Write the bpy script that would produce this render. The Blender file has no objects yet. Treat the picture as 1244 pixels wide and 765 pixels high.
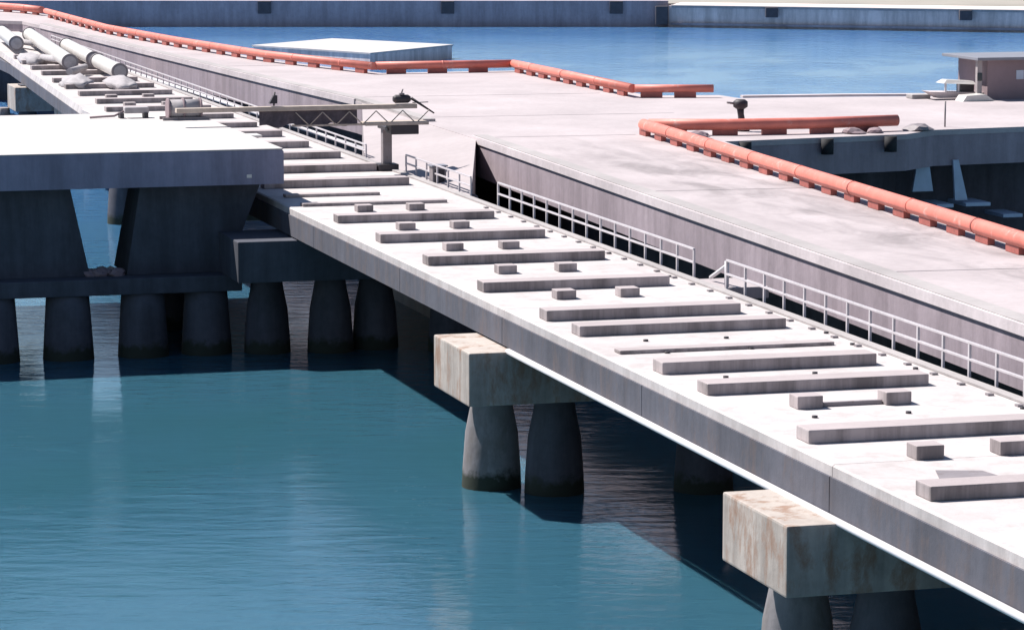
import bpy, bmesh, math, random
from mathutils import Vector, noise
random.seed(7)
R = math.radians
scene = bpy.context.scene

# ---------------------------------------------------------------- camera
PITCH = math.atan(536/3900.0)
PHI = R(15.962)                      # direction of the trestle, measured from the view axis
cam_d = bpy.data.cameras.new('camera'); cam = bpy.data.objects.new('camera', cam_d)
scene.collection.objects.link(cam); scene.camera = cam
cam.location = (0, 0, 17.5); cam.rotation_euler = (math.pi/2 - PITCH, 0, 0)
cam_d.sensor_width = 36; cam_d.lens = 36*3900/1244.0
cam_d.clip_start = 0.5; cam_d.clip_end = 6000

D = Vector((-math.sin(PHI), math.cos(PHI), 0)); N = Vector((math.cos(PHI), math.sin(PHI), 0))
# ---------------------------------------------------------------- light
sun_travel = (-0.53*D + 0.56*N + Vector((0, 0, -1.0))).normalized()
to_sun = -sun_travel
w = bpy.data.worlds.new('World'); scene.world = w; w.use_nodes = True
nt = w.node_tree; nt.nodes.clear()
sky = nt.nodes.new('ShaderNodeTexSky'); sky.sky_type = 'NISHITA'; sky.sun_disc = False
sky.sun_elevation = math.asin(to_sun.z); sky.sun_rotation = math.atan2(to_sun.x, to_sun.y)
sky.air_density = 1.0; sky.dust_density = 0.3; sky.ozone_density = 3.0
bg = nt.nodes.new('ShaderNodeBackground'); bg.inputs[1].default_value = 0.06
out = nt.nodes.new('ShaderNodeOutputWorld')
nt.links.new(sky.outputs[0], bg.inputs[0]); nt.links.new(bg.outputs[0], out.inputs[0])
sd = bpy.data.lights.new('sun', 'SUN'); sd.energy = 4.9; sd.angle = R(0.5); sd.color = (1.0, 0.955, 0.91)
so = bpy.data.objects.new('sun', sd); scene.collection.objects.link(so)
so.rotation_euler = sun_travel.to_track_quat('-Z', 'Y').to_euler()
vs = scene.view_settings; vs.view_transform = 'Standard'; vs.look = 'None'; vs.gamma = 1
vs.use_curve_mapping = False; vs.exposure = 0.78

# ---------------------------------------------------------------- materials
def newmat(name):
    m = bpy.data.materials.new(name); m.use_nodes = True
    n = m.node_tree; b = n.nodes['Principled BSDF']
    return m, n, b
def noise_node(n, scale, detail=5, rough=.6, vec=None, dist=0.0):
    t = n.nodes.new('ShaderNodeTexNoise'); t.inputs['Scale'].default_value = scale
    t.inputs['Detail'].default_value = detail; t.inputs['Roughness'].default_value = rough
    t.inputs['Distortion'].default_value = dist
    if vec: n.links.new(vec, t.inputs['Vector'])
    return t
def ramp(n, fac, stops):
    r = n.nodes.new('ShaderNodeValToRGB'); els = r.color_ramp.elements
    while len(els) < len(stops): els.new(.5)
    for e, (p, c) in zip(els, stops):
        e.position = p; e.color = (c, c, c, 1) if isinstance(c, (int, float)) else (*c, 1)
    n.links.new(fac, r.inputs[0]); return r
def mix(n, mode, fac, a, b):
    x = n.nodes.new('ShaderNodeMix'); x.data_type = 'RGBA'; x.blend_type = mode
    for sock, v in ((x.inputs[0], fac), (x.inputs[6], a), (x.inputs[7], b)):
        if isinstance(v, (int, float)): sock.default_value = v
        elif isinstance(v, tuple): sock.default_value = (*v, 1)
        else: n.links.new(v, sock)
    return x.outputs[2]
def scaled(n, vec, s):
    m = n.nodes.new('ShaderNodeMapping'); m.inputs['Scale'].default_value = s
    n.links.new(vec, m.inputs[0]); return m.outputs[0]
def concrete(name, col, var=.16, streak_shade=.25, stain=None, stain_amt=.5, blotch=0.0, boards=0.0, rough=.85):
    m, n, b = newmat(name)
    geo = n.nodes.new('ShaderNodeNewGeometry'); pos = geo.outputs['Position']
    big = noise_node(n, .22, 6, .62, pos); fine = noise_node(n, 3.0, 8, .7, pos)
    c = mix(n, 'MULTIPLY', 1.0, col, ramp(n, big.outputs[0], [(.3, 1-var), (.7, 1+var*.4)]).outputs[0])
    c = mix(n, 'MULTIPLY', 1.0, c, ramp(n, fine.outputs[0], [(.3, 1-var*.7), (.65, 1.0)]).outputs[0])
    if streak_shade:                                   # run-off streaks on upright faces; on sleepers they paint in shade
        sv = scaled(n, pos, (1.0, 1.0, .12)); sn = noise_node(n, 1.0, 5, .7, sv)
        sep = n.nodes.new('ShaderNodeSeparateXYZ'); n.links.new(geo.outputs['Normal'], sep.inputs[0])
        ab = n.nodes.new('ShaderNodeMath'); ab.operation = 'ABSOLUTE'; n.links.new(sep.outputs[2], ab.inputs[0])
        up = ramp(n, ab.outputs[0], [(.3, streak_shade), (.7, 0.0)])
        st = ramp(n, sn.outputs[0], [(.38, .35), (.62, 1.0)])
        c = mix(n, 'MULTIPLY', up.outputs[0], c, st.outputs[0])
    if blotch:
        bv = scaled(n, pos, (1, .45, 1)); bn = noise_node(n, .55, 7, .68, bv, .6)
        c = mix(n, 'MULTIPLY', blotch, c, ramp(n, bn.outputs[0], [(.44, 1.0), (.60, .62)]).outputs[0])
    if stain:
        tn = noise_node(n, 1.5, 8, .72, scaled(n, pos, (1, 1, .4)), .2)
        c = mix(n, 'MIX', mix(n, 'MULTIPLY', 1.0, ramp(n, tn.outputs[0], [(.5, 0.0), (.62, 1.0)]).outputs[0], (stain_amt,)*3), c, stain)
    n.links.new(c, b.inputs['Base Color'])
    b.inputs['Roughness'].default_value = rough
    b.inputs['Specular IOR Level'].default_value = .25
    bp = n.nodes.new('ShaderNodeBump'); bp.inputs['Strength'].default_value = .35; bp.inputs['Distance'].default_value = .03
    n.links.new(fine.outputs[0], bp.inputs['Height']); n.links.new(bp.outputs[0], b.inputs['Normal'])
    return m
def paint(name, col, var=.2, rough=.45, metal=0.0, rust=None, rust_amt=.6, scale=2.0):
    m, n, b = newmat(name)
    geo = n.nodes.new('ShaderNodeNewGeometry'); pos = geo.outputs['Position']
    a = noise_node(n, scale, 6, .65, pos)
    c = mix(n, 'MULTIPLY', 1.0, col, ramp(n, a.outputs[0], [(.3, 1-var), (.7, 1.0)]).outputs[0])
    if rust:
        r = noise_node(n, scale*2.2, 8, .75, pos)
        c = mix(n, 'MIX', mix(n, 'MULTIPLY', 1.0, ramp(n, r.outputs[0], [(.56, 0.0), (.66, 1.0)]).outputs[0], (rust_amt,)*3), c, rust)
    n.links.new(c, b.inputs['Base Color']); b.inputs['Roughness'].default_value = rough; b.inputs['Metallic'].default_value = metal
    return m
M = {}
M['deck'] = concrete('deck_concrete', (.54, .495, .487), var=.16, streak_shade=.3, stain=(.33, .29, .28), stain_amt=.4)
M['sleeper'] = concrete('sleeper_concrete', (.42, .365, .365), var=.14, streak_shade=.85)  # heavy streaks darken the upright faces to paint in their shade
M['fascia'] = concrete('edge_beam_concrete', (.12, .12, .145), var=.2, streak_shade=.4, stain=(.16, .11, .09), stain_amt=.3)
M['cap'] = concrete('pier_cap_concrete', (.47, .415, .375), var=.28, streak_shade=.55, stain=(.24, .13, .08), stain_amt=.75)
M['pile'] = concrete('pile_concrete', (.30, .28, .29), var=.3, streak_shade=.5, stain=(.12, .10, .08), stain_amt=.4)
def tidal(m):
    n = m.node_tree; b = n.nodes['Principled BSDF']; src = b.inputs['Base Color'].links[0].from_socket
    pos = n.nodes.new('ShaderNodeNewGeometry').outputs['Position']; sp_ = n.nodes.new('ShaderNodeSeparateXYZ'); n.links.new(pos, sp_.inputs[0])
    t = noise_node(n, 2.5, 5, .7, pos); ma = n.nodes.new('ShaderNodeMath'); ma.operation = 'MULTIPLY_ADD'; n.links.new(t.outputs[0], ma.inputs[0]); ma.inputs[1].default_value = -.9; n.links.new(sp_.outputs[2], ma.inputs[2])
    k = n.nodes.new('ShaderNodeMapRange'); k.inputs[1].default_value = .12; k.inputs[2].default_value = -.12; n.links.new(ma.outputs[0], k.inputs[0])
    n.links.new(mix(n, 'MIX', k.outputs[0], src, (.035, .04, .03)), b.inputs['Base Color'])
tidal(M['pile'])
M['shade_pile'] = concrete('shade_pile_concrete', (.12, .12, .145), var=.3, streak_shade=.5)  # darkened copy of the pile concrete for piles standing in shade
tidal(M['shade_pile'])
M['pier'] = concrete('pier_concrete', (.095, .10, .125), var=.25, streak_shade=.5)
M['platform'] = concrete('platform_concrete', (.53, .495, .48), var=.10, streak_shade=.3)
M['platform_shade'] = concrete('platform_shade_concrete', (.27, .265, .36), var=.15, streak_shade=.4)  # platform concrete darkened and blued to paint in the shaded slab sides
M['road'] = concrete('road_concrete', (.46, .405, .41), var=.16, streak_shade=0)
def road_stains(m):
    # tyre-worn grey stains lie along the orange barrier only
    n = m.node_tree; b = n.nodes['Principled BSDF']; src = b.inputs['Base Color'].links[0].from_socket
    pos = n.nodes.new('ShaderNodeNewGeometry').outputs['Position']
    rot = n.nodes.new('ShaderNodeVectorRotate'); rot.rotation_type = 'Z_AXIS'; rot.inputs['Angle'].default_value = -PHI
    n.links.new(pos, rot.inputs['Vector']); sp_ = n.nodes.new('ShaderNodeSeparateXYZ'); n.links.new(rot.outputs[0], sp_.inputs[0])
    a = n.nodes.new('ShaderNodeMapRange'); a.inputs[1].default_value = 35.8; a.inputs[2].default_value = 38.5; n.links.new(sp_.outputs[0], a.inputs[0])
    b2 = n.nodes.new('ShaderNodeMapRange'); b2.inputs[1].default_value = 135; b2.inputs[2].default_value = 118; n.links.new(sp_.outputs[1], b2.inputs[0])
    mu = n.nodes.new('ShaderNodeMath'); mu.operation = 'MULTIPLY'; n.links.new(a.outputs[0], mu.inputs[0]); n.links.new(b2.outputs[0], mu.inputs[1])
    t = noise_node(n, .42, 7, .62, scaled(n, rot.outputs[0], (1.3, .38, 1)), .8)
    dark = mix(n, 'MULTIPLY', 1.0, src, ramp(n, t.outputs[0], [(.44, 1.0), (.64, .64)]).outputs[0])
    n.links.new(mix(n, 'MIX', mu.outputs[0], src, dark), b.inputs['Base Color'])
road_stains(M['road'])
M['coping'] = concrete('coping_concrete', (.40, .37, .365), var=.18, streak_shade=.3)
M['wall'] = concrete('quay_wall_concrete', (.37, .305, .335), var=.18, streak_shade=.35)
M['abutment'] = concrete('abutment_concrete', (.42, .37, .372), var=.14, streak_shade=.25)
M['farwall'] = concrete('far_quay_shaded_concrete', (.44, .37, .40), var=.2, streak_shade=.4)  # darker tone paints in the shade on the left far quay
M['farwall2'] = concrete('far_quay_lit_concrete', (.85, .70, .66), var=.15, streak_shade=.5)  # pale tone paints in sunlight on the right far quay
M['shade_substructure'] = concrete('shade_substructure_concrete', (.11, .10, .115), var=.3, streak_shade=.5)
M['orange'] = paint('orange_pipe_paint', (.70, .195, .145), var=.28, rough=.55, rust=(.66, .40, .35), rust_amt=.6, scale=.9)
M['bracket'] = paint('bracket_paint', (.40, .11, .09), var=.35, rough=.6, rust=(.10, .05, .04))
M['rail'] = paint('galvanised_rail', (.56, .52, .54), var=.2, rough=.5, metal=.1)
M['white'] = paint('white_pipe_paint', (.62, .59, .56), var=.15, rough=.4)
M['grey'] = paint('grey_metal', (.25, .22, .23), var=.25, rough=.6, rust=(.12, .07, .05))
M['dark'] = paint('dark_steel', (.045, .038, .045), var=.4, rough=.6, rust=(.09, .05, .04))
M['old_rubber'] = paint('weathered_rubber', (.09, .08, .09), var=.3, rough=.9)
M['rubber'] = paint('black_rubber', (.015, .015, .018), var=.3, rough=.8)
M['mauve'] = paint('mauve_render', (.27, .20, .215), var=.2, rough=.9, scale=.8)
M['slate'] = paint('roof_sheet', (.22, .225, .26), var=.15, rough=.6)
M['shade_sheet'] = paint('dark_shade_sheet', (.10, .085, .105), var=.5, rough=.9, scale=4)  # for the dark sheet that stands in for shade below the gangway
M['timber'] = paint('weathered_timber', (.50, .42, .36), var=.3, rough=.9, scale=3)
M['canvas'] = paint('grey_canvas', (.42, .39, .40), var=.3, rough=.9, scale=3)
M['lightline'] = paint('pale_service_pipe', (.62, .60, .62), var=.12, rough=.5)
M['blue_grey'] = paint('fender_panel_paint', (.50, .56, .66), var=.15, rough=.6)
M['glass'] = paint('window_glass', (.03, .035, .045), var=.2, rough=.1)

# water
m, n, b = newmat('harbour_water')
geo = n.nodes.new('ShaderNodeNewGeometry'); pos = geo.outputs['Position']
wn = noise_node(n, .045, 4, .6, scaled(n, pos, (1, .5, 1)))
c = ramp(n, wn.outputs[0], [(.35, (.028, .104, .140)), (.65, (.035, .112, .172))])
# bluer base colour beyond the jetty paints in the reflected sky
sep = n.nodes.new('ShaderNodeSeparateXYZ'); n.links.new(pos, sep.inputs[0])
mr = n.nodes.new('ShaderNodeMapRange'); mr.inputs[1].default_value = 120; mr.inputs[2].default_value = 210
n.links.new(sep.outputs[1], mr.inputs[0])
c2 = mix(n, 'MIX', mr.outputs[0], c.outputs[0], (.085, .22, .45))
n.links.new(c2, b.inputs['Base Color'])
b.inputs['Roughness'].default_value = .10; b.inputs['IOR'].default_value = 1.42
w1 = noise_node(n, .9, 4, .6, scaled(n, pos, (.55, 1.5, 1)), .3); w2 = noise_node(n, 3.4, 3, .55, scaled(n, pos, (.6, 1.4, 1)))
w3 = noise_node(n, .075, 4, .6, scaled(n, pos, (1, .6, 1)))
ad = n.nodes.new('ShaderNodeMath'); ad.operation = 'MULTIPLY_ADD'; n.links.new(w2.outputs[0], ad.inputs[0]); ad.inputs[1].default_value = .12; n.links.new(w1.outputs[0], ad.inputs[2])
am = n.nodes.new('ShaderNodeMath'); am.operation = 'MULTIPLY'; n.links.new(ad.outputs[0], am.inputs[0])
n.links.new(ramp(n, w3.outputs[0], [(.40, .22), (.62, 1.25)]).outputs[0], am.inputs[1])
bp = n.nodes.new('ShaderNodeBump'); bp.inputs['Strength'].default_value = .6; bp.inputs['Distance'].default_value = .075
n.links.new(am.outputs[0], bp.inputs['Height']); n.links.new(bp.outputs[0], b.inputs['Normal'])
b.inputs['Subsurface Weight'].default_value = 1.0; b.inputs['Subsurface Radius'].default_value = (1, 1, 1); b.inputs['Subsurface Scale'].default_value = .9
M['water'] = m
m, n, b = newmat('far_ground')
gn = noise_node(n, .05, 6, .6, n.nodes.new('ShaderNodeNewGeometry').outputs['Position'])
n.links.new(ramp(n, gn.outputs[0], [(.35, (.24, .22, .19)), (.65, (.34, .31, .27))]).outputs[0], b.inputs['Base Color']); b.inputs['Roughness'].default_value = .95
M['ground'] = m

# ---------------------------------------------------------------- helpers.  (u, v): metres along / across the trestle
def W(u, v, z=0.0): return D*u + N*v + Vector((0, 0, z))
def link(o, parent=None):
    scene.collection.objects.link(o)
    if parent: o.parent = parent
    return o
def props(o, label=None, cat=None, group=None, kind=None):
    for k, v in (('label', label), ('category', cat), ('group', group), ('kind', kind)):
        if v: o[k] = v
    return o
def empty(name, u, v, z, label, cat, group=None, rot=0.0):
    o = bpy.data.objects.new(name, None); link(o); o.empty_display_size = .3
    o.location = W(u, v, z); o.rotation_euler = (0, 0, PHI + rot)
    return props(o, label, cat, group)
class MB:
    """collects shapes in local coordinates: x across (v), y along (u), z up"""
    def __init__(s): s.bm = bmesh.new()
    def box(s, x0, x1, y0, y1, z0, z1, bevel=0.0):
        bm2 = bmesh.new()
        vs_ = [bm2.verts.new((x, y, z)) for x in (x0, x1) for y in (y0, y1) for z in (z0, z1)]
        for f in ((0, 1, 3, 2), (4, 6, 7, 5), (0, 4, 5, 1), (2, 3, 7, 6), (0, 2, 6, 4), (1, 5, 7, 3)): bm2.faces.new([vs_[i] for i in f])
        bmesh.ops.recalc_face_normals(bm2, faces=bm2.faces)
        if bevel: bmesh.ops.bevel(bm2, geom=bm2.edges, offset=bevel, segments=2, profile=.6, affect='EDGES')
        s.merge(bm2); return s
    def merge(s, bm2):
        me = bpy.data.meshes.new('tmp'); bm2.to_mesh(me); bm2.free(); s.bm.from_mesh(me); bpy.data.meshes.remove(me)
    def prism(s, poly, z0, z1):          # poly: list of (x, y)
        bm2 = bmesh.new(); a = [bm2.verts.new((x, y, z0)) for x, y in poly]; c = [bm2.verts.new((x, y, z1)) for x, y in poly]
        bm2.faces.new(a); bm2.faces.new(c); k = len(poly)
        for i in range(k): bm2.faces.new((a[i], a[(i+1) % k], c[(i+1) % k], c[i]))
        bmesh.ops.recalc_face_normals(bm2, faces=bm2.faces); s.merge(bm2); return s
    def extrude_y(s, prof, y0, y1):      # prof: list of (x, z)
        bm2 = bmesh.new(); a = [bm2.verts.new((x, y0, z)) for x, z in prof]; c = [bm2.verts.new((x, y1, z)) for x, z in prof]
        bm2.faces.new(a); bm2.faces.new(c); k = len(prof)
        for i in range(k): bm2.faces.new((a[i], a[(i+1) % k], c[(i+1) % k], c[i]))
        bmesh.ops.recalc_face_normals(bm2, faces=bm2.faces); s.merge(bm2); return s
    def hexa(s, bot, top):               # 4 bottom points, 4 top points
        bm2 = bmesh.new(); a = [bm2.verts.new(p) for p in bot]; c = [bm2.verts.new(p) for p in top]
        bm2.faces.new(a); bm2.faces.new(c)
        for i in range(4): bm2.faces.new((a[i], a[(i+1) % 4], c[(i+1) % 4], c[i]))
        bmesh.ops.recalc_face_normals(bm2, faces=bm2.faces); s.merge(bm2); return s
    def tube(s, pts, r, seg=14, cap=True):
        pts = [Vector(p) for p in pts]; rr = r if isinstance(r, (list, tuple)) else [r]*len(pts); rings = []
        for i, p in enumerate(pts):
            t = (pts[min(i+1, len(pts)-1)] - pts[max(i-1, 0)]).normalized()
            a = t.cross(Vector((0, 0, 1)));
            if a.length < 1e-3: a = Vector((1, 0, 0))
            a.normalize(); b_ = t.cross(a).normalized()
            rings.append([s.bm.verts.new(p + rr[i]*(math.cos(k*2*math.pi/seg)*a + math.sin(k*2*math.pi/seg)*b_)) for k in range(seg)])
        for r0, r1 in zip(rings, rings[1:]):
            for k in range(seg):
                f = s.bm.faces.new((r0[k], r0[(k+1) % seg], r1[(k+1) % seg], r1[k])); f.smooth = True
        if cap: s.bm.faces.new(rings[0][::-1]); s.bm.faces.new(rings[-1])
        return s
    def build(s, name, mat, parent=None, label=None):
        bmesh.ops.recalc_face_normals(s.bm, faces=s.bm.faces)
        me = bpy.data.meshes.new(name); s.bm.to_mesh(me); s.bm.free(); me.materials.append(mat)
        o = bpy.data.objects.new(name, me); link(o, parent)
        if label: o['label'] = label
        return o
def solo(mb, name, mat, u, v, z, label, cat, group=None, kind=None, rot=0.0):
    o = mb.build(name, mat); o.location = W(u, v, z); o.rotation_euler = (0, 0, PHI + rot)
    if kind: o['kind'] = kind; 
    else: props(o, label, cat, group)
    return o
def copy_tree(o, parent=None):
    c = o.copy(); scene.collection.objects.link(c)
    if parent: c.parent = parent
    for ch in o.children: copy_tree(ch, c)
    return c
ORD = ['first', 'second', 'third', 'fourth', 'fifth', 'sixth', 'seventh', 'eighth', 'ninth', 'tenth', 'eleventh', 'twelfth', 'thirteenth', 'fourteenth', 'fifteenth', 'sixteenth', 'seventeenth', 'eighteenth', 'nineteenth', 'twentieth']

# ---------------------------------------------------------------- setting
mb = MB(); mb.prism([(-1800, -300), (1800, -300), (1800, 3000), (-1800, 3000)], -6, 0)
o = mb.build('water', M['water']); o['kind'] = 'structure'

DZ = 5.5; RZ = 6.3
ROAD_L = [(20, 32.15), (72.6, 34.0), (98.8, 34.9), (132.5, 36.1), (155.4, 36.4), (173, 35.3), (205, 33.7), (240, 32.1), (247, 31.7), (256, 24), (262, 6)]
ROAD_R = [(281, 6), (277, 25), (271, 31.6), (264, 34.4), (256, 35.5), (226, 35.8), (190.3, 39.7), (177, 43.0), (177.2, 51.3), (155.2, 51.6), (154.6, 55.2), (152.2, 55.4), (151.6, 61), (150.6, 66), (148.4, 69), (145, 100), (134, 100),
          (132.6, 75), (131.4, 61.4), (130.8, 56.8), (129.0, 54.7), (128.3, 50.6), (127.5, 45.8), (86, 41.9), (20, 37.7)]
poly = [(v, u) for u, v in ROAD_L + ROAD_R]
def inset(poly, d):
    out_ = []; k = len(poly)
    area = sum(poly[i][0]*poly[(i+1) % k][1]-poly[(i+1) % k][0]*poly[i][1] for i in range(k))
    s = 1 if area > 0 else -1
    for i in range(k):
        p0, p1, p2 = Vector(poly[i-1]), Vector(poly[i]), Vector(poly[(i+1) % k])
        e1 = (p1-p0).normalized(); e2 = (p2-p1).normalized()
        n1 = Vector((-e1.y, e1.x))*s; n2 = Vector((-e2.y, e2.x))*s
        bis = (n1+n2); bis = bis/max(.5, bis.length_squared/2)
        q = p1 + bis*d; out_.append((q.x, q.y))
    return out_
mb = MB(); mb.prism(poly, RZ-.24, RZ)
o = mb.build('road', M['road']); o.rotation_euler = (0, 0, PHI); o['kind'] = 'structure'
mb = MB(); mb.prism(inset(poly, .03), 4.7, RZ-.244)
qw = mb.build('quay_wall', M['wall']); qw.rotation_euler = (0, 0, PHI)
props(qw, 'long grey concrete quay wall carrying the pale road and causeway', 'quay wall')

mb = MB(); mb.prism(inset(poly, 2.2), -3, 4.697)  # lower wall set back and coloured dark to make shade under the quay
mb.build('shade_substructure', M['shade_substructure'], qw); qw.children[0].rotation_euler = (0, 0, 0)
M['edge'] = concrete('pale_edge_concrete', (.62, .55, .56), var=.2, streak_shade=.12)
EDGES = []
# coping strips along the road edges: raised kerb
def ribbon(mb, pts, w0, w1, z0, z1, y_cut=None):
    """strip following pts (u,v) offset to the right-hand side by w0..w1 (towards +v)"""
    P2 = [Vector((v, u)) for u, v in pts]; n_ = []
    for i, p in enumerate(P2):
        t = (P2[min(i+1, len(P2)-1)] - P2[max(i-1, 0)]).normalized(); n_.append(Vector((t.y, -t.x)))
    for i in range(len(P2)-1):
        a0, a1 = P2[i]+n_[i]*w0, P2[i]+n_[i]*w1; b0, b1 = P2[i+1]+n_[i+1]*w0, P2[i+1]+n_[i+1]*w1
        mb.hexa([(a0.x, a0.y, z0), (a1.x, a1.y, z0), (b1.x, b1.y, z0), (b0.x, b0.y, z0)], [(a0.x, a0.y, z1), (a1.x, a1.y, z1), (b1.x, b1.y, z1), (b0.x, b0.y, z1)])
mb = MB(); ribbon(mb, [(20, 32.15), (72.6, 34.0), (98.8, 34.9), (132.3, 36.1)], .04, .62, RZ+.004, RZ+.13)
kb = mb.build('kerb', M['coping']); kb.rotation_euler = (0, 0, PHI)
props(kb, 'raised pale concrete kerb along the near road edge above the grey wall', 'kerb', 'kerbs along the road edge facing the trestle')
mb = MB(); ribbon(mb, [(141.5, 36.22), (155.4, 36.4), (173, 35.3), (205, 33.7), (240, 32.1)], .04, .62, RZ+.004, RZ+.13)
kb = mb.build('kerb', M['coping']); kb.rotation_euler = (0, 0, PHI)
props(kb, 'raised pale concrete kerb along the far road edge beyond the gangway', 'kerb', 'kerbs along the road edge facing the trestle')
for pts in ([(20, 32.15), (72.6, 34.0), (98.8, 34.9), (132.3, 36.1)], [(155.6, 36.38), (173, 35.3), (205, 33.7), (240, 32.1)]):
    mb = MB(); ribbon(mb, pts, -.05, .035, RZ-.2, RZ+.10); mb.build('edge_strip', M['edge'], qw)

# splayed ramp from the road down to the trestle edge
mb = MB(); mb.hexa([(36.3, 132.5, -1), (31.62, 116.2, -1), (31.62, 133.5, -1), (36.6, 155, -1)], [(36.3, 132.5, RZ+.006), (31.62, 116.2, DZ-.03), (31.62, 133.5, DZ-.03), (36.6, 155, RZ+.006)])
ab = mb.build('splayed_ramp', M['abutment']); ab.rotation_euler = (0, 0, PHI)
props(ab, 'pale splayed concrete ramp from the road down to the trestle edge behind the gangway post', 'ramp')

# slab joints across the road
for ua, va, ub, vb in ((132.2, 36.8, 131.9, 43.3), (108, 35.9, 107.6, 42.0), (84, 35.1, 83.6, 40.3), (158, 37.0, 157.6, 49.8), (186, 35.2, 185.7, 39.2), (144, 37.0, 143.5, 49.0)):
    mb = MB(); mb.hexa([(va, ua, RZ+.003), (vb, ub, RZ+.003), (vb, ub+.09, RZ+.003), (va, ua+.09, RZ+.003)], [(va, ua, RZ+.006), (vb, ub, RZ+.006), (vb, ub+.09, RZ+.006), (va, ua+.09, RZ+.006)])
    jo = mb.build('road_joint', M['grey']); jo.rotation_euler = (0, 0, PHI); jo['kind'] = 'structure'

# far quays and land
def world_solo(mb, name, mat, label=None, cat=None, kind=None, group=None):
    o = mb.build(name, mat); props(o, label, cat, group, kind); return o
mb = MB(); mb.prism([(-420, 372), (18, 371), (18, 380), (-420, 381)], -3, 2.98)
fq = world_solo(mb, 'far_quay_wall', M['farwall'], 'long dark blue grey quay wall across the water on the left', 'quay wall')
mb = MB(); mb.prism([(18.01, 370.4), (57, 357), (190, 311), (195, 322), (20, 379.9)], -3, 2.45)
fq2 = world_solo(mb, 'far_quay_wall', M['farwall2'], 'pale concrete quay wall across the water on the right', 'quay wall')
mb = MB()
for i, (x0, y0, x1, y1) in enumerate([(18.3, 370.25, 60, 355.9)]):
    mb.hexa([(x0, y0-.35, .25), (x1, y1-.35, .25), (x1, y1, .25), (x0, y0, .25)], [(x0, y0-.35, .5), (x1, y1-.35, .5), (x1, y1, .5), (x0, y0, .5)])
mb.build('rubbing_ledge', M['farwall'], fq2)
mb = MB(); mb.hexa([(18.3, 370.2-.3, 2.25), (190, 310.9-.3, 2.25), (190, 312.6, 2.25), (18.3, 372, 2.25)], [(18.3, 370.2-.3, 2.5), (190, 310.9-.3, 2.5), (190, 312.6, 2.5), (18.3, 372, 2.5)])
mb.build('coping', M['coping'], fq2)
for k, (x, lab) in enumerate([(-28.5, 'black rubber fender on the dark far quay, left of the other'), (-7.4, 'black rubber fender on the dark far quay, above the caisson'), (12, 'black rubber fender on the dark far quay, nearest to the pale quay')]):
    mb = MB(); mb.box(x-.75, x+.75, 371.0-.06*k-.3, 371.9, 1.5, 2.92, .06); f = mb.build('quay_fender', M['old_rubber']); props(f, lab, 'fender', 'fenders on the far quays')
for x, y, lab, h in ((17.2, 370.3, 'tall black fender at the joint of dark and pale far quays', 0.3), (29.5, 366.3, 'black fender on the pale far quay, middle one', 1.3), (50.5, 359.0, 'black fender with white top on the pale far quay', 1.3)):
    mb = MB(); mb.box(x-.7, x+.7, y-.7, y+.2, h, 2.4, .06); f = mb.build('quay_fender', M['old_rubber']); props(f, lab, 'fender', 'fenders on the far quays')
mb = MB(); mb.prism([(-1800, 381.2), (19, 380.2), (1800, -170), (1800, 3000), (-1800, 3000)], -3, 2.3)
o = mb.build('ground', M['ground']); o['kind'] = 'structure'

# ---------------------------------------------------------------- trestle deck
DL, DR = 24.12, 31.45
tr = empty('trestle_deck', 20, 27.8, DZ, 'long pale concrete trestle deck with grey edge beam crossing the harbour', 'trestle')
tr.location = (0, 0, 0); tr.rotation_euler = (0, 0, PHI)
mb = MB(); segs = [15, 39.0, 60.5, 85.2, 109.5, 133.5, 165]
for a, b_ in zip(segs, segs[1:]):
    mb.extrude_y([(DL+.07, DZ), (DR-.02, DZ), (DR, DZ-.05), (DR, DZ-.34), (DL+.02, DZ-.34), (DL+.02, DZ-.04)], a+.012, b_-.012)
mb.hexa([(DL+.02, 165.01, DZ-.34), (DR, 165.01, DZ-.34), (31.5, 262, DZ-.34), (28.6, 262, DZ-.34)], [(DL+.12, 165.01, DZ), (DR, 165.01, DZ), (31.5, 262, DZ), (28.7, 262, DZ)])
mb.build('deck_slab', M['deck'], tr)
mb = MB()
js = [15, 27, 39, 50, 60.5, 72.8, 85.2, 97, 109.5, 121.5, 133.5, 149, 165]
for a, b_ in zip(js, js[1:]):
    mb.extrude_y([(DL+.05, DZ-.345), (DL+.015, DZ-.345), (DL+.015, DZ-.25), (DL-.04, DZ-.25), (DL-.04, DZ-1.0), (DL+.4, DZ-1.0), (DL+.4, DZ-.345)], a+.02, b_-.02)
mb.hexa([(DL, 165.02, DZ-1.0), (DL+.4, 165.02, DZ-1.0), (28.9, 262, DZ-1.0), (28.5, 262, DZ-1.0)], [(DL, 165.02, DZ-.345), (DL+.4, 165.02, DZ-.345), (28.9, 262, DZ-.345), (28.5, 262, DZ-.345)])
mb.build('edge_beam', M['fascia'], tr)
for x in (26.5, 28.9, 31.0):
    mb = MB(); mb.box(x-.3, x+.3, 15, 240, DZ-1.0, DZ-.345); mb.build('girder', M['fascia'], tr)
mb = MB(); mb.box(DR-.34, DR-.06, 15, 235, DZ+.002, DZ+.07, .015)
mb.build('edge_strip', M['coping'], tr)
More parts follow.
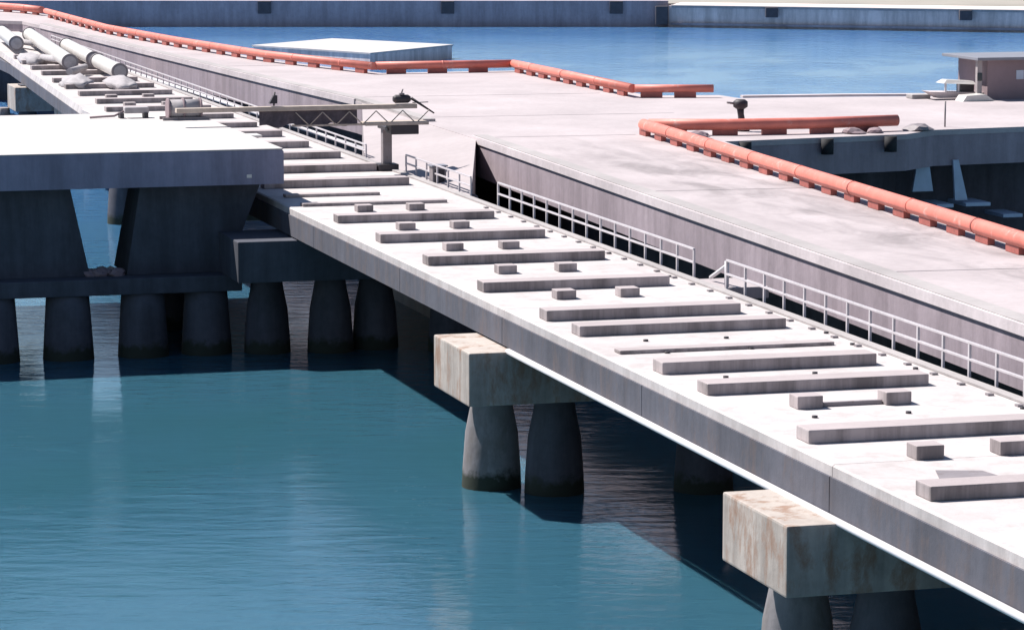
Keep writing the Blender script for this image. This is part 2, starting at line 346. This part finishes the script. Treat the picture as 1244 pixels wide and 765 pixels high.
# lines of dark anchor bolts seen on the slab
bolt_uv = []
for uu in (76.1, 72.0, 78.2, 90.6, 96.9, 65.9):
    for vv in (25.9, 28.2, 30.9): bolt_uv.append((uu+random.uniform(-.15, .15), vv+random.uniform(-.1, .1)))
for uu, vv in bolt_uv:
    mb = MB(); mb.tube([(vv, uu, DZ+.001), (vv, uu, DZ+.05)], .07, 8); mb.build('anchor_bolt', M['dark'], tr)
for k in range(34):
    uu = 58+k*1.62
    mb = MB(); mb.box(DR-.62, DR-.47, uu-.09, uu+.09, DZ+.001, DZ+.05); mb.build('edge_bolt_plate', M['grey'], tr)
mb = MB(); mb.prism([(25.6, 58.4), (26.95, 58.0), (26.8, 59.0), (25.9, 59.3)], DZ+.002, DZ+.012); mb.build('cover_plate', M['grey'], tr, 'grey flat plate on the slab near the right edge of the photo')

# service pipe under the edge beam
sp = empty('service_pipe', 20, DL-.12, 4.44, 'thin pale pipe slung along the foot of the trestle edge beam', 'pipe')
mb = MB(); mb.tube([(0, 0, 0), (0, 40, 0), (0, 64.3, 0)], .085, 10); mb.build('pipe', M['lightline'], sp)
for k in range(11):
    mb = MB(); mb.box(.09, .2, 2+k*6-.05, 2+k*6+.05, -.02, .058); mb.build('hanger', M['grey'], sp)

# ---------------------------------------------------------------- sleepers
def sleeper_mesh(w_, h, d_, bev=.03):
    mb = MB(); mb.box(0, w_, 0, d_, .001, h, bev); return mb
rows = [  # u, v_left, v_right, height
 (56.3, 24.5, 30.1, .30), (62.85, 24.53, 30.1, .30), (69.45, 24.58, 30.13, .28), (72.72, 24.58, 30.15, .30), (76.15, 24.61, 30.4, .10), (79.4, 24.55, 30.31, .28), (82.4, 24.55, 30.12, .30),
 (88.68, 24.51, 30.19, .30), (95.3, 24.57, 30.3, .30), (101.65, 24.6, 30.23, .30), (107.9, 24.6, 30.23, .28), (113.7, 24.62, 30.05, .12), (117.1, 24.7, 28.33, .12), (120.6, 24.6, 30.35, .32), (126.7, 24.6, 30.52, .32), (132.9, 24.6, 30.45, .30), (138.5, 24.6, 30.3, .30), (144.6, 24.6, 30.38, .30),
 (150.5, 24.7, 30.4, .25), (156.3, 24.8, 30.4, .25), (162.3, 25.0, 30.4, .25), (168.1, 25.4, 30.5, .27), (174.3, 25.4, 30.5, .27), (180.2, 25.5, 30.5, .27), (185.9, 25.6, 30.5, .27), (192.9, 25.9, 30.5, .27), (198.5, 26.0, 30.5, .27), (204.5, 26.2, 30.5, .27), (210.5, 26.5, 30.5, .27)]
vis = 0
for i, (u, v0, v1, h) in enumerate(rows):
    thin = h < .15
    kind = 'low narrow' if thin else 'wide'
    if i < 18:
        lab = '%s concrete sleeper beam, %s from the near right end of the trestle deck' % (kind, ORD[i])
    else:
        lab = 'wide concrete sleeper beam, %s counted back from beyond the gangway' % ORD[i-18]
    mb = sleeper_mesh(v1-v0, h, .75 if not thin else .5)
    solo(mb, 'concrete_sleeper', M['sleeper'], u, v0, DZ, lab, 'sleeper', 'concrete sleepers across the trestle deck')
pairs = [(60.45, 25.98, 27.86, 'first and second', .62, .30), (67.05, 25.89, 28.05, 'second and third', .62, .30),
         (86.6, 26.1, 28.0, 'seventh and eighth', .58, .26), (92.7, 26.1, 28.0, 'eighth and ninth', .58, .26), (98.9, 26.1, 27.97, 'ninth and tenth', .58, .25),
         (105.15, 26.1, 28.0, 'tenth and eleventh', .58, .25), (111.3, 26.1, 28.0, 'eleventh and twelfth', .58, .25), (174.3-3, 26.4, 28.4, 'far', .6, .25), (165.2, 26.4, 28.4, 'farther', .6, .25)]
for u, va, vb, lab, w_, h in pairs:
    for v, side in ((va, 'left'), (vb, 'right')):
        if lab.startswith('far'):
            L = '%s small block of the pair on the trestle just behind the platform, %s pair' % (side, 'farther' if lab == 'far' else 'nearer')
        else: L = '%s small concrete block on the deck between the %s sleepers' % (side, lab)
        mb = MB(); mb.box(0, w_, 0, .55, .001, h, .025)
        solo(mb, 'concrete_block', M['sleeper'], u, v, DZ, L, 'concrete block', 'pairs of small blocks between the sleepers')
mb = MB(); mb.box(0, 1.5, 0, .12, .001, .10, .01)
solo(mb, 'steel_bar', M['grey'], 67.25, 26.53, DZ, 'thin grey bar joining the two small blocks near the right edge of the photo', 'bar')

# ---------------------------------------------------------------- pier caps and piles
def pile(mb, x, y, zt=2.95, s=1.0):
    mb.tube([(x, y, -2), (x, y, .0), (x, y, .5), (x, y, 1.6), (x, y, 2.3), (x, y, zt+.05)], [.80*s, .80*s, .79*s, .70*s, .58*s, .5*s], 26)
caps = [(35.2, 'near pier cap mostly cut off by the lower right corner of the photo'), (59.7, 'large stained pier cap block at lower right with piles below'), (84.2, 'stained pier cap block in mid trestle with sunlit pile below'),
        (112.4, 'shaded grey pier cap beside the platform piers'), (132.8, 'pier cap hidden in shade behind the platform'), (157, 'pier cap of the far trestle just beyond the platform'), (181, 'pier cap of the far trestle before the sunlit end'), (198.5, 'far pier cap with sunlit end above the white platform, far left')]
for i, (u, lab) in enumerate(caps):
    t = empty('pier_cap', u, 22.85, 2.95, lab, 'pier cap', 'pier caps carrying the trestle deck')
    v0 = 0.0 if i < 4 else (.9 if i < 7 else 2.1)
    if i == 3: v0 = -.9
    if 4 <= i < 7: v0 = 2.6
    mb = MB(); mb.box(v0, 9.4, 0, 3.85, 0, 1.49, .05); mb.build('cap_beam', M['cap'] if i != 3 else M['pier'], t)  # cap beside the platform takes the darker pier colour as painted shade
    mb = MB(); mb.box(max(v0, 1.0)+.5, 8.6, 1.2, 2.6, 1.492, 1.552); mb.build('bearing_plinth', M['pier'], t)
    for (pv, pu) in () if i == 4 else ((23.6, 3.0), (25.9, 2.6), (27.7, 3.0), (30.2, 1.4)) if i == 3 else ((25.55 if i == 5 else 24.5, 3.6), (26.0 if i != 5 else 27.3, 2.3), (30.2, 1.4)):
        mb = MB(); pile(mb, pv-22.85, pu, 0); 
        # shift so that z is relative to the cap underside
        bmesh.ops.translate(mb.bm, verts=mb.bm.verts, vec=(0, 0, 0))
        mb.bm.free(); mb = MB()
        x, y = pv-22.85, pu
        mb.tube([(x, y, -5), (x, y, -2.95), (x, y, -2.45), (x, y, -1.35), (x, y, -.65), (x, y, .02)], [.86, .86, .84, .76, .62, .52], 26)
        mb.build('pile', M['pile'] if pv < 25 and i != 3 else M['shade_pile'], t)

# ---------------------------------------------------------------- platform on the left
PZ = 7.5
pt = empty('berthing_platform', 114.9, 12, 0, 'big white topped concrete platform on dark piers at the left', 'platform')
mb = MB(); mb.extrude_y([(-8, PZ-.002), (12.12, PZ-.002), (12.18, PZ-.06), (12.18, PZ-1.25), (-8, PZ-1.25)], 0, 18.9); mb.build('platform_slab', M['platform_shade'], pt)
mb = MB(); mb.box(-8.0, 12.17, .01, 18.89, PZ, PZ+.05, .02); mb.build('platform_top', M['platform'], pt)
# upper piers, widening downwards
def taper(mb, x0t, x1t, x0b, x1b, y0, y1, zb, zt):
    mb.hexa([(x0b, y0, zb), (x1b, y0, zb), (x1b, y1, zb), (x0b, y1, zb)], [(x0t, y0+.3, zt), (x1t, y0+.3, zt), (x1t, y1-.3, zt), (x0t, y1-.3, zt)])
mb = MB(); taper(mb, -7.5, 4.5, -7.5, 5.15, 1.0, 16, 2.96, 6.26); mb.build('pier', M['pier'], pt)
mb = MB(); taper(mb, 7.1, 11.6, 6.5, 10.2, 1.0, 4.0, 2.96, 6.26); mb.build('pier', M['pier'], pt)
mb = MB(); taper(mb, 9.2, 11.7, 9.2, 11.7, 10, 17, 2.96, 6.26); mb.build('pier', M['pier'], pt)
for x0, x1, y0 in ((-8.2, 10.6, .05), (-8.2, 4.9, 6.6), (8.0, 10.6, 6.6), (-8.2, 4.9, 12.9), (9.2, 10.6, 12.9)):
    mb = MB(); mb.box(x0, x1, y0, y0+3.4, 2.35, 2.95, .05); mb.build('lower_cap', M['pier'], pt)
for y0 in (.9, 8.0, 14.5):
    for x in (-5.2, -3.0, -.6, 1.6, 4.3, 7.05, 9.4):
        if y0 > 5 and -1.5 < x < 8: continue
        mb = MB(); mb.tube([(x, y0, -3), (x, y0, 0), (x, y0, .6), (x, y0, 1.5), (x, y0, 2.4)], [.95, .94, .90, .84, .78], 24); mb.build('pile', M['shade_pile'], pt)
mb = MB(); mb.tube([(.2, .7, 3.0), (1.0, .6, 5.9)], .05, 8); mb.build('ladder_rail', M['grey'], pt)
mb = MB(); mb.box(10.8, 10.98, -.02, -.001, 6.5, 6.62); mb.build('marker', M['white'], pt, 'small white spot on the end face of the slab')
# rubble in the gap
for k in range(7):
    mb = MB(); bm2 = bmesh.new(); bmesh.ops.create_icosphere(bm2, subdivisions=2, radius=.22+.13*random.random())
    sd_ = Vector((k*3.1, 1.7*k, 0))
    for vv in bm2.verts: vv.co *= 1 + .5*noise.noise(vv.co*3+sd_); vv.co.z *= .7
    bmesh.ops.translate(bm2, verts=bm2.verts, vec=(0, 0, 0)); mb.merge(bm2)
    uu, vv_ = 115.75+random.uniform(-.1, .9), 17.15+k*.17
    solo(mb, 'rubble_stone', M['cap'] if k % 2 else M['mauve'], uu, vv_, 3.02, 'broken %s stone lying in the gap between the platform piers, %s from the left' % ('pale' if k % 2 else 'brown', ORD[k]), 'stone', 'rubble in the platform gap')

# ---------------------------------------------------------------- gangway across the trestle
GU = 125.6; GZ = 8.2
gw = empty('gangway', GU, 22.4, 0, 'pale horizontal gangway beam with an added dark shade sheet below, crossing above the trestle deck', 'gangway')
L_ = 9.5
mb = MB(); mb.box(-.3, L_, -.2, .2, GZ-.08, GZ+.1, .02); mb.build('top_beam', M['timber'], gw)
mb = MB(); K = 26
for q in range(K):                          # dark sheet added as shade under the beam, lower hem sagging
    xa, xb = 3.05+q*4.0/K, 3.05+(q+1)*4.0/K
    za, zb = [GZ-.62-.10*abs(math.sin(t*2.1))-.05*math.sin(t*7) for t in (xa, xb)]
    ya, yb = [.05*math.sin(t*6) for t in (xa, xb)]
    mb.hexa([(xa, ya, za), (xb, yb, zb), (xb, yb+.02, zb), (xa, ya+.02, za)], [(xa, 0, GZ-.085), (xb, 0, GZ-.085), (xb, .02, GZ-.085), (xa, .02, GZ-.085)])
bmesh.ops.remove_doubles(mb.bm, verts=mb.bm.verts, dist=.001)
mb.build('shade_panel', M['shade_sheet'], gw)
for yy in (-.16, .16):
    mb = MB(); mb.box(4.4, L_, yy-.035, yy+.035, GZ-.72, GZ-.65); mb.build('lower_chord', M['timber'], gw)
k = 0; x = 4.5
while x < 9.0:
    mb = MB(); mb.tube([(x, -.16, GZ-.15), (x+.55, -.16, GZ-.68)], .022, 8); mb.tube([(x+.55, -.16, GZ-.68), (x+1.1, -.16, GZ-.15)], .022, 8); mb.build('truss_web', M['timber'], gw); x += 1.1
mb = MB(); mb.box(7.3, 9.9, -.5, .5, GZ-.72, GZ-.60); mb.build('end_platform', M['timber'], gw)
mb = MB(); mb.box(8.35, 9.5, -.45, .45, GZ-1.1, GZ-.73, .03); mb.build('under_box', M['dark'], gw)
gp = empty('gangway_post', 127.0, 31.0, DZ, 'dark upright steel post holding the right end of the gangway', 'post')
mb = MB(); mb.box(-.19, .19, -.19, .19, .28, 1.72, .02); mb.build('post_shaft', M['grey'], gp)
mb = MB(); mb.box(-.42, .42, -.42, .42, .002, .28, .03); mb.build('foot', M['dark'], gp)
mb = MB(); mb.box(-.3, .3, -1.4, .3, 1.72, 1.84, .01); mb.build('head_plate', M['dark'], gp)
# motor on the end of the beam
mo = empty('winch_motor', GU, 31.3, GZ+.12, 'dark motor with two thin arms on the right end of the gangway beam', 'motor')
mb = MB(); mb.tube([(-.36, 0, .18), (-.26, 0, .18), (.26, 0, .18), (.36, 0, .18)], [.1, .17, .17, .1], 16); mb.build('motor_housing', M['dark'], mo)
mb = MB(); mb.box(-.1, .1, -.1, .1, .34, .42, .02); mb.tube([(0, 0, .42), (.05, 0, .58)], .03, 8); mb.build('cap', M['grey'], mo)
mb = MB(); mb.tube([(.4, 0, .2), (1.35, 0, -.42)], [.06, .03], 8); mb.build('arm', M['dark'], mo)
mb = MB(); mb.tube([(.45, 0, .02), (1.15, .2, .02)], .022, 6); mb.build('arm', M['grey'], mo)
lm = empty('beam_lamp', GU, 26.05, GZ+.12, 'small dark lamp bracket standing on the middle of the gangway beam', 'lamp')
mb = MB(); mb.tube([(0, 0, 0), (.04, 0, .55)], .035, 8); mb.build('stem', M['dark'], lm)
mb = MB(); mb.hexa([(-.2, -.12, .1), (.12, -.12, .1), (.12, .12, .1), (-.2, .12, .1)], [(-.02, -.09, .42), (.13, -.09, .42), (.13, .09, .42), (-.02, .09, .42)]); mb.build('housing', M['dark'], lm)

# gear on the platform edge
dr = empty('hose_reel', 129.6, 23.1, PZ+.05, 'grey hose drum lying on the back corner of the white platform', 'hose reel')
mb = MB(); mb.tube([(-.6, 0, .42), (.7, 0, .42)], .40, 20); mb.build('drum', M['canvas'], dr)
for xx in (-.62, .0, .7):
    mb = MB(); mb.tube([(xx-.04, 0, .42), (xx+.04, 0, .42)], .46, 20); mb.build('flange', M['mauve'], dr)
mb = MB(); mb.box(-.9, 1.0, -.45, -.35, 0, .12); mb.box(-.9, 1.0, .35, .45, 0, .12); mb.build('frame', M['grey'], dr)
tb = empty('pump_unit', 131.0, 21.4, PZ+.05, 'small grey pump on a low trestle left of the hose drum', 'pump')
mb = MB(); mb.box(-.5, .5, -.25, .25, .2, .45, .04); mb.build('casing', M['canvas'], tb)
for xx in (-.62, .38):
    mb = MB(); mb.box(xx-.08, xx+.08, -.3, .3, 0, .22); mb.build('foot', M['dark'], tb)
mb = MB(); mb.tube([(-1.9, .1, .05), (-.9, 0, .1), (-.5, 0, .28)], .045, 8); mb.build('hose', M['mauve'], tb)
tp = empty('canvas_bundle', 134.2, 24.9, DZ, 'grey canvas wrapped bundle on the deck under the gangway', 'bundle')
mb = MB(); bm2 = bmesh.new(); bmesh.ops.create_icosphere(bm2, subdivisions=3, radius=1)
for vv in bm2.verts:
    vv.co = Vector((vv.co.x*1.1, vv.co.y*1.6, max(vv.co.z, -.2)*1.25+.25)) * (1+.22*noise.noise(vv.co*2.3))
mb.merge(bm2); mb.build('canvas', M['canvas'], tp)
mb = MB(); mb.box(1.3, 2.3, -.6, .6, .9, 1.0, .01); mb.tube([(1.4, 0, 0), (1.4, 0, .9)], .05, 8); mb.tube([(2.2, 0, 0), (2.2, 0, .9)], .05, 8); mb.build('side_table', M['white'], tp)

# ---------------------------------------------------------------- railings
def railing(u0, u1, posts, label, mid=True, v=DR+.12, h=.84, mat=None):
    t = empty('railing', u0, v, DZ, label, 'railing', 'railings along the road side of the trestle')
    L = u1-u0; mat = mat or M['rail']
    for z in ((h, h*.52) if mid else (h,)):
        mb = MB(); mb.box(-.035, .035, 0, L, z-.03, z+.03, .008); mb.build('rail', mat, t)
    for k in range(posts+1):
        y = L*k/posts
        mb = MB(); mb.box(-.03, .03, y-.04, y+.04, -.12, h-.031); mb.build('post', mat, t)
    mb = MB(); mb.box(-.11, -.04, 0, L, -.3, -.2); mb.build('base_angle', M['grey'], t)
    return t
railing(50, 87.6, 24, 'nearest long railing on the right edge of the trestle, two rails')
railing(90.5, 112.2, 14, 'middle railing run ending at the abutment, closely spaced posts')
railing(116, 126, 6, 'short railing run behind the grey cabinet beside the gangway post', h=.7)
railing(133, 230, 50, 'far railing run beyond the gangway towards the white pipes', h=.55)
# service pipes in the gap between trestle and road (far part)
for k, (v0, v1, r, u0, u1) in enumerate([(32.25, 32.0, .09, 118, 238), (32.85, 31.95, .11, 120, 215), (33.6, 32.6, .09, 139, 205)]):
    mb = MB(); mb.tube([(0, 0, 0), (v1-v0, u1-u0, 0)], r, 10)
    solo(mb, 'service_pipe', M['lightline'] if k != 1 else M['grey'], u0, v0, 4.9+.1*k, ['thin pale pipe running in the gap, closest to the trestle', 'grey pipe running in the gap between the two pale pipes', 'thin pale pipe running in the gap, closest to the road wall'][k], 'pipe', 'pipes in the gap beside the road')
# concrete pads bridging the gap
for u, v0, v1, d_, lab in ((87.9, 31.5, 33.0, 2.2, 'small pale concrete landing between two railing runs'),):
    mb = MB(); mb.box(0, v1-v0, 0, d_, -.35, .0, .03)
    if u > 100: mb.box(.6, .9, .1, .4, .0, .5, .05)
    solo(mb, 'landing_slab', M['abutment'], u, v0, DZ-.01, lab, 'landing')
mb = MB(); mb.tube([(0, 0, .0), (.0, 0, .75)], .07, 10); mb.tube([(0, 0, .62), (.0, 1.4, .1)], .06, 8)
solo(mb, 'valve_stand', M['lightline'], 88.1, 31.75, DZ, 'pale pipe stub with slanting brace on the landing between railings', 'pipe stub')
# cabinet
cb = empty('cabinet', 121.6, 31.75, DZ-.2, 'small dark grey cabinet standing at the trestle edge right of the gangway post', 'cabinet')
mb = MB(); mb.box(-.28, .28, -.28, .28, 0, .82, .03); mb.build('body', M['grey'], cb)
mb = MB(); mb.box(-.33, .33, -.33, .33, .82, .88, .01); mb.build('lid', M['slate'], cb)
mb = MB(); mb.box(-.2, .2, -.292, -.284, .1, .72); mb.build('door', M['dark'], cb)

# ---------------------------------------------------------------- orange pipe barriers
def smooth(pts, it=2):
    for _ in range(it):
        q = [pts[0]]
        for a, b_ in zip(pts, pts[1:]):
            q.append(tuple(a[i]*.8+b_[i]*.2 for i in range(2))); q.append(tuple(a[i]*.2+b_[i]*.8 for i in range(2)))
        q.append(pts[-1]); pts = q
    return pts
def barrier(pts, label, step=3.0, rad=.25, zc=.46):
    u0, v0 = pts[0]
    t = empty('pipe_barrier', u0, v0, RZ, label, 'pipe barrier', 'orange pipe barriers along the road edges')
    loc = [(v-v0, u-u0, zc) for u, v in pts]
    mb = MB(); mb.tube(loc, rad, 18); mb.build('pipe', M['orange'], t)
    # plinth brackets at even spacing
    P3 = [Vector(p) for p in loc]
    for a, b_ in zip(P3, P3[1:]):
        d_ = (b_-a).normalized(); q = 3.9
        while q < (b_-a).length-1:
            mb = MB(); p = a+d_*q; mb.tube([p-d_*.05, p+d_*.05], rad*1.06, 18); mb.build('joint_ring', M['bracket'] if random.random() < .3 else M['orange'], t); q += 6.1
    dist = step*.5
    for a, b_ in zip(P3, P3[1:]):
        seg = (b_-a).length; d_ = (b_-a).normalized(); ang = math.atan2(-d_.x, d_.y)
        while dist < seg:
            p = a + d_*dist
            mb = MB(); mb.box(-.12, .12, -.55, .55, .003, zc-rad+.05, .02)
            br = mb.build('bracket', M['bracket'], t); br.location = (p.x, p.y, 0); br.rotation_euler = (0, 0, ang)
            dist += step
        dist -= seg
    return t
barrier([(60, 38.75), (86.6, 40.52), (131.6, 43.55)], 'long orange pipe barrier along the road running to the right edge', 2.6, .245)
barrier([(131.5, 43.75), (130.5, 47.2), (130.3, 50.8), (130.8, 55.0)], 'short orange pipe barrier along the near edge of the causeway', 2.2, .25)
barrier([(176.0, 42.24), (189.8, 38.76), (207, 36.6)]+[(225.6, 34.9), (254.2, 34.5)], 'far orange pipe barrier curving along the road to the top left', 3.0, .22)
barrier([(176.2, 42.4), (176.2, 50.35)], 'orange pipe barrier facing the concrete caisson', 2.4, .23)
barrier([(176.1, 50.45), (154.0, 50.38)], 'orange pipe barrier between the caisson side and the causeway', 2.4, .23)
barrier([(153.9, 50.45), (152.9, 54.3)], 'shortest orange pipe barrier above the blue water at the causeway start', 1.7, .2)
barrier([(256.5, 34.5), (262, 33.4), (268, 31), (275, 24)], 'orange pipe barrier at the far road end in the top left corner', 3.0, .27)

# low kerb on the causeway edges + fenders
mb = MB(); ribbon(mb, [(152.0, 55.6), (151.5, 61), (150.5, 66)], -.7, -.2, RZ+.004, RZ+.12)
kb = mb.build('kerb', M['edge']); kb.rotation_euler = (0, 0, PHI); props(kb, 'thin concrete kerb on the water side of the causeway', 'kerb')
bf = [((127.95, 46.75), 'left'), ((128.4, 50.65), 'middle'), ((128.85, 53.75), 'right')]
for (u, v), s in bf:
    mb = MB(); mb.tube([(-.0, -.22, -.55), (0, -.22, .12)], .27, 14); 
    solo(mb, 'round_fender', M['rubber'], u-.15, v, RZ-.15, 'black round rubber fender under the causeway edge, %s one of three' % s, 'fender', 'round fenders under the causeway edge')
# debris on causeway near the pipe end
for k, (u, v, s) in enumerate([(129.8, 52.6, .5), (130.0, 53.6, .38), (129.9, 45.4, .55), (130.6, 55.9, .6)]):
    mb = MB(); bm2 = bmesh.new(); bmesh.ops.create_icosphere(bm2, subdivisions=2, radius=s)
    for vv in bm2.verts: vv.co *= 1+.5*noise.noise(vv.co*2+Vector((k*5, 0, 0))); vv.co.z = max(vv.co.z, -.1)*.45+.06
    mb.merge(bm2)
    solo(mb, 'rubbish_heap', M['mauve'] if k != 3 else M['grey'], u, v, RZ, ['dark heap of scrap under the short orange pipe', 'smaller heap of scrap near the end of the short orange pipe', 'dark scrap left of the round fenders near the pipe corner', 'grey scrap lying just off the right end of the short orange pipe'][k], 'scrap heap', 'scrap on the causeway edge')
# bollard
bo = empty('mooring_bollard', 132.4, 48.4, RZ, 'dark mooring post with a round head behind the short orange pipe', 'bollard')
mb = MB(); mb.tube([(0, 0, 0), (0, 0, .12), (0, 0, .16), (-.1, 0, .75), (-.12, 0, 1.0)], [.3, .3, .16, .14, .16], 14); mb.build('shaft', M['dark'], bo)
mb = MB(); mb.tube([(-.12, 0, .98), (-.12, 0, 1.08), (-.12, 0, 1.3), (-.12, 0, 1.4)], [.18, .32, .32, .2], 16); mb.build('head', M['dark'], bo)
mb = MB(); mb.tube([(-.4, 0, 1.22), (-.75, 0, 1.28)], .05, 8); mb.build('handle', M['grey'], bo)
mb = MB(); mb.tube([(0, 0, 0), (0, 0, 1.15)], .04, 8)
solo(mb, 'slim_post', M['grey'], 132.2, 57.9, RZ, 'slim grey post on the causeway edge right of the orange pipe end', 'post')

# basin fittings: pale fender boards and ledges on the dark wall
def board(u, v, z0, z1, wb, wt, sh, label):
    mb = MB(); mb.hexa([(-wb/2, -.14, z0), (wb/2, -.14, z0), (wb/2, 0, z0), (-wb/2, 0, z0)], [(-wt/2+sh, -.14, z1), (wt/2+sh, -.14, z1), (wt/2+sh, 0, z1), (-wt/2+sh, 0, z1)])
    solo(mb, 'fender_board', M['blue_grey'], u, v, 0, label, 'fender board', 'pale boards on the dark basin wall')
board(130.85, 56.25, 3.6, 4.9, .98, .55, 0, 'pale wedge shaped board on the dark basin wall, left of two')
board(130.95, 58.15, 3.15, 4.95, .6, .26, -.3, 'narrow slanting pale board on the dark basin wall, right of two')
for u, v, z, w_, lab in ((130.75, 58.8, 2.9, 1.2, 'pale ledge at the foot of the narrow slanting board'), (130.7, 57.2, 2.88, .8, 'thin pale ledge between the two boards'), (131.2, 60.7, 2.3, .95, 'lowest pale ledge on the dark basin wall, farthest right')):
    mb = MB(); mb.box(-w_/2, w_/2, -.3, 1.7, 0, .16, .02); solo(mb, 'pale_ledge', M['blue_grey'], u, v, z, lab, 'ledge', 'ledges on the basin wall')

# ---------------------------------------------------------------- hut and carts on the causeway
hu = empty('quay_hut', 147.6, 66.9, RZ, 'mauve quay hut with overhanging flat roof at the upper right edge', 'hut')
mb = MB(); mb.box(0, 6.0, 0, 3.6, 0, 1.98); mb.build('wall', M['mauve'], hu)
mb = MB(); mb.box(-.75, 6.4, -.45, 4.0, 1.985, 2.13, .02); mb.build('roof', M['slate'], hu)
mb = MB(); mb.box(-.55, -.3, 0, .25, 0, 1.98); mb.build('column', M['abutment'], hu)
wn_ = None
mb = MB(); mb.box(-.56, -.3, -.03, -.002, .95, 1.35); mb.build('window', M['glass'], hu)
mb = MB(); mb.box(2.1, 2.9, -.03, -.002, .1, 1.75); mb.build('door', M['dark'], hu)
mb = MB(); mb.box(1.55, 1.95, -.03, -.002, 1.0, 1.45); mb.build('window', M['blue_grey'], hu)
ct = empty('covered_skiff', 148.6, 65.7, RZ, 'pale weathered skiff with a canvas canopy beside the quay hut', 'boat', 'pale hulls laid up by the quay hut')
mb = MB(); mb.hexa([(-1.1, -.35, .08), (.9, -.4, .08), (.9, .4, .08), (-1.1, .35, .08)], [(-1.7, -.55, .42), (1.25, -.6, .34), (1.25, .6, .34), (-1.7, .55, .42)]); mb.build('hull', M['edge'], ct)
mb = MB(); mb.hexa([(-.95, -.5, .82), (.85, -.5, .74), (.85, .5, .74), (-.95, .5, .82)], [(-.7, -.3, 1.0), (.75, -.3, .9), (.75, .3, .9), (-.7, .3, 1.0)]); mb.build('canopy', M['white'], ct)
mb = MB(); mb.box(0.1, .8, -.3, .3, .345, .738); mb.build('console', M['dark'], ct)
for xx in (-.8, -.1):
    mb = MB(); mb.box(xx-.04, xx+.04, -.44, -.36, .36, .82); mb.build('stanchion', M['rail'], ct)
mb = MB(); mb.extrude_y([(-.9, .0), (-.7, .28), (.3, .34), (.8, .02)], -.5, .5)
solo(mb, 'upturned_boat', M['white'], 147.2, 66.1, RZ, 'small pale upturned hull lying in front of the covered skiff', 'boat', 'pale hulls laid up by the quay hut')
sk = solo(MB().box(-.5, .5, -.4, .4, 0, .22, .05), 'pallet_stack', M['coping'], 149.5, 64.0, RZ, 'low pale pallet stack left of the covered skiff', 'pallet')

# caisson in the far water
ca = empty('floating_caisson', 290, 70, 0, 'white topped rectangular concrete caisson in the blue water', 'caisson')
mb = MB(); 
cp = [(68.1, 285.1), (78.9, 296.7), (70.5, 311), (60.5, 301)]
cp = [(x-70, y-290) for x, y in cp]
mb.prism(cp, -1.5, 1.18); mb.build('hull', M['farwall2'], ca)
mb = MB(); mb.prism(inset(cp, -.12), 1.184, 1.33); mb.build('top_slab', M['platform'], ca)

# ---------------------------------------------------------------- big white pipe spools on the far deck
def spool(u0, v0, u1, v1, rad, label, zc=None, end_dark=True):
    zc = zc or (.30 + rad)
    t = empty('white_pipe_spool', u0, v0, DZ, label, 'pipe', 'large white pipe spools lying on the far sleepers')
    dv, du = v1-v0, u1-u0; L = math.hypot(dv, du); d_ = Vector((dv/L, du/L, 0))
    a = Vector((0, 0, zc)); e = a + d_*L
    mb = MB(); mb.tube([a, e], rad, 28, cap=False)
    mb.tube([a+d_*.01, e-d_*.01], rad*.88, 28, cap=False); mb.build('shell', M['white'], t)
    for p, sgn in ((a, 1), (e, -1)):
        mb = MB(); mb.tube([p+d_*sgn*.0-d_*.12, p+d_*.12], rad*1.14, 28); fl = mb.build('flange', M['grey'], t)
        mb = MB(); mb.tube([p-d_*sgn*.125, p-d_*sgn*.16], rad*.85, 24); mb.build('end_disc', M['canvas'], fl)
    return t
spool(193.5, 27.65, 228, 29.75, .44, 'longest white pipe spool on the far deck, left of the pair in line')
spool(184.0, 29.15, 194.5, 29.5, .42, 'nearest short white pipe spool beside the far railing')
spool(196.6, 29.55, 213.5, 30.3, .42, 'white pipe spool behind the shortest one in the same line')
spool(216, 27.3, 232, 28.3, .44, 'white pipe spool at the far left edge of the deck')
for k, (u, v, lab, mat) in enumerate([(182.5, 26.4, 'grey canvas bundle on the deck in front of the longest white pipe', 'canvas'), (180.5, 28.6, 'grey canvas bundle on the deck in front of the short white pipe', 'canvas'), (206, 27.0, 'grey canvas bundle left of the longest white pipe', 'canvas')]):
    mb = MB(); bm2 = bmesh.new(); bmesh.ops.create_icosphere(bm2, subdivisions=3, radius=1)
    for vv in bm2.verts:
        vv.co = Vector((vv.co.x*.8, vv.co.y*2.6, max(vv.co.z, -.3)*.5+.15)) * (1+.3*noise.noise(vv.co*2+Vector((k*4, 1, 2))))
    for f in bm2.faces: f.smooth = True
    mb.merge(bm2); solo(mb, 'canvas_bundle', M[mat], u, v, DZ, lab, 'bundle', 'canvas bundles among the pipe spools')

# loose pipe lengths between the spools
for k, (u, v, L, a, lab) in enumerate([(198.5, 28.6, 5.5, .22, 'short loose pale pipe length lying askew between the spools'), (188.5, 26.9, 4.5, -.35, 'loose pale pipe length lying askew in front of the longest spool'), (219, 29.2, 6, .15, 'loose pale pipe length farthest back among the spools')]):
    mb = MB(); mb.tube([(0, 0, .2), (0, L, .2)], .2, 16)
    solo(mb, 'loose_pipe', M['canvas'], u, v, DZ+.28, lab, 'pipe', 'loose pipe lengths on the far deck', rot=a)
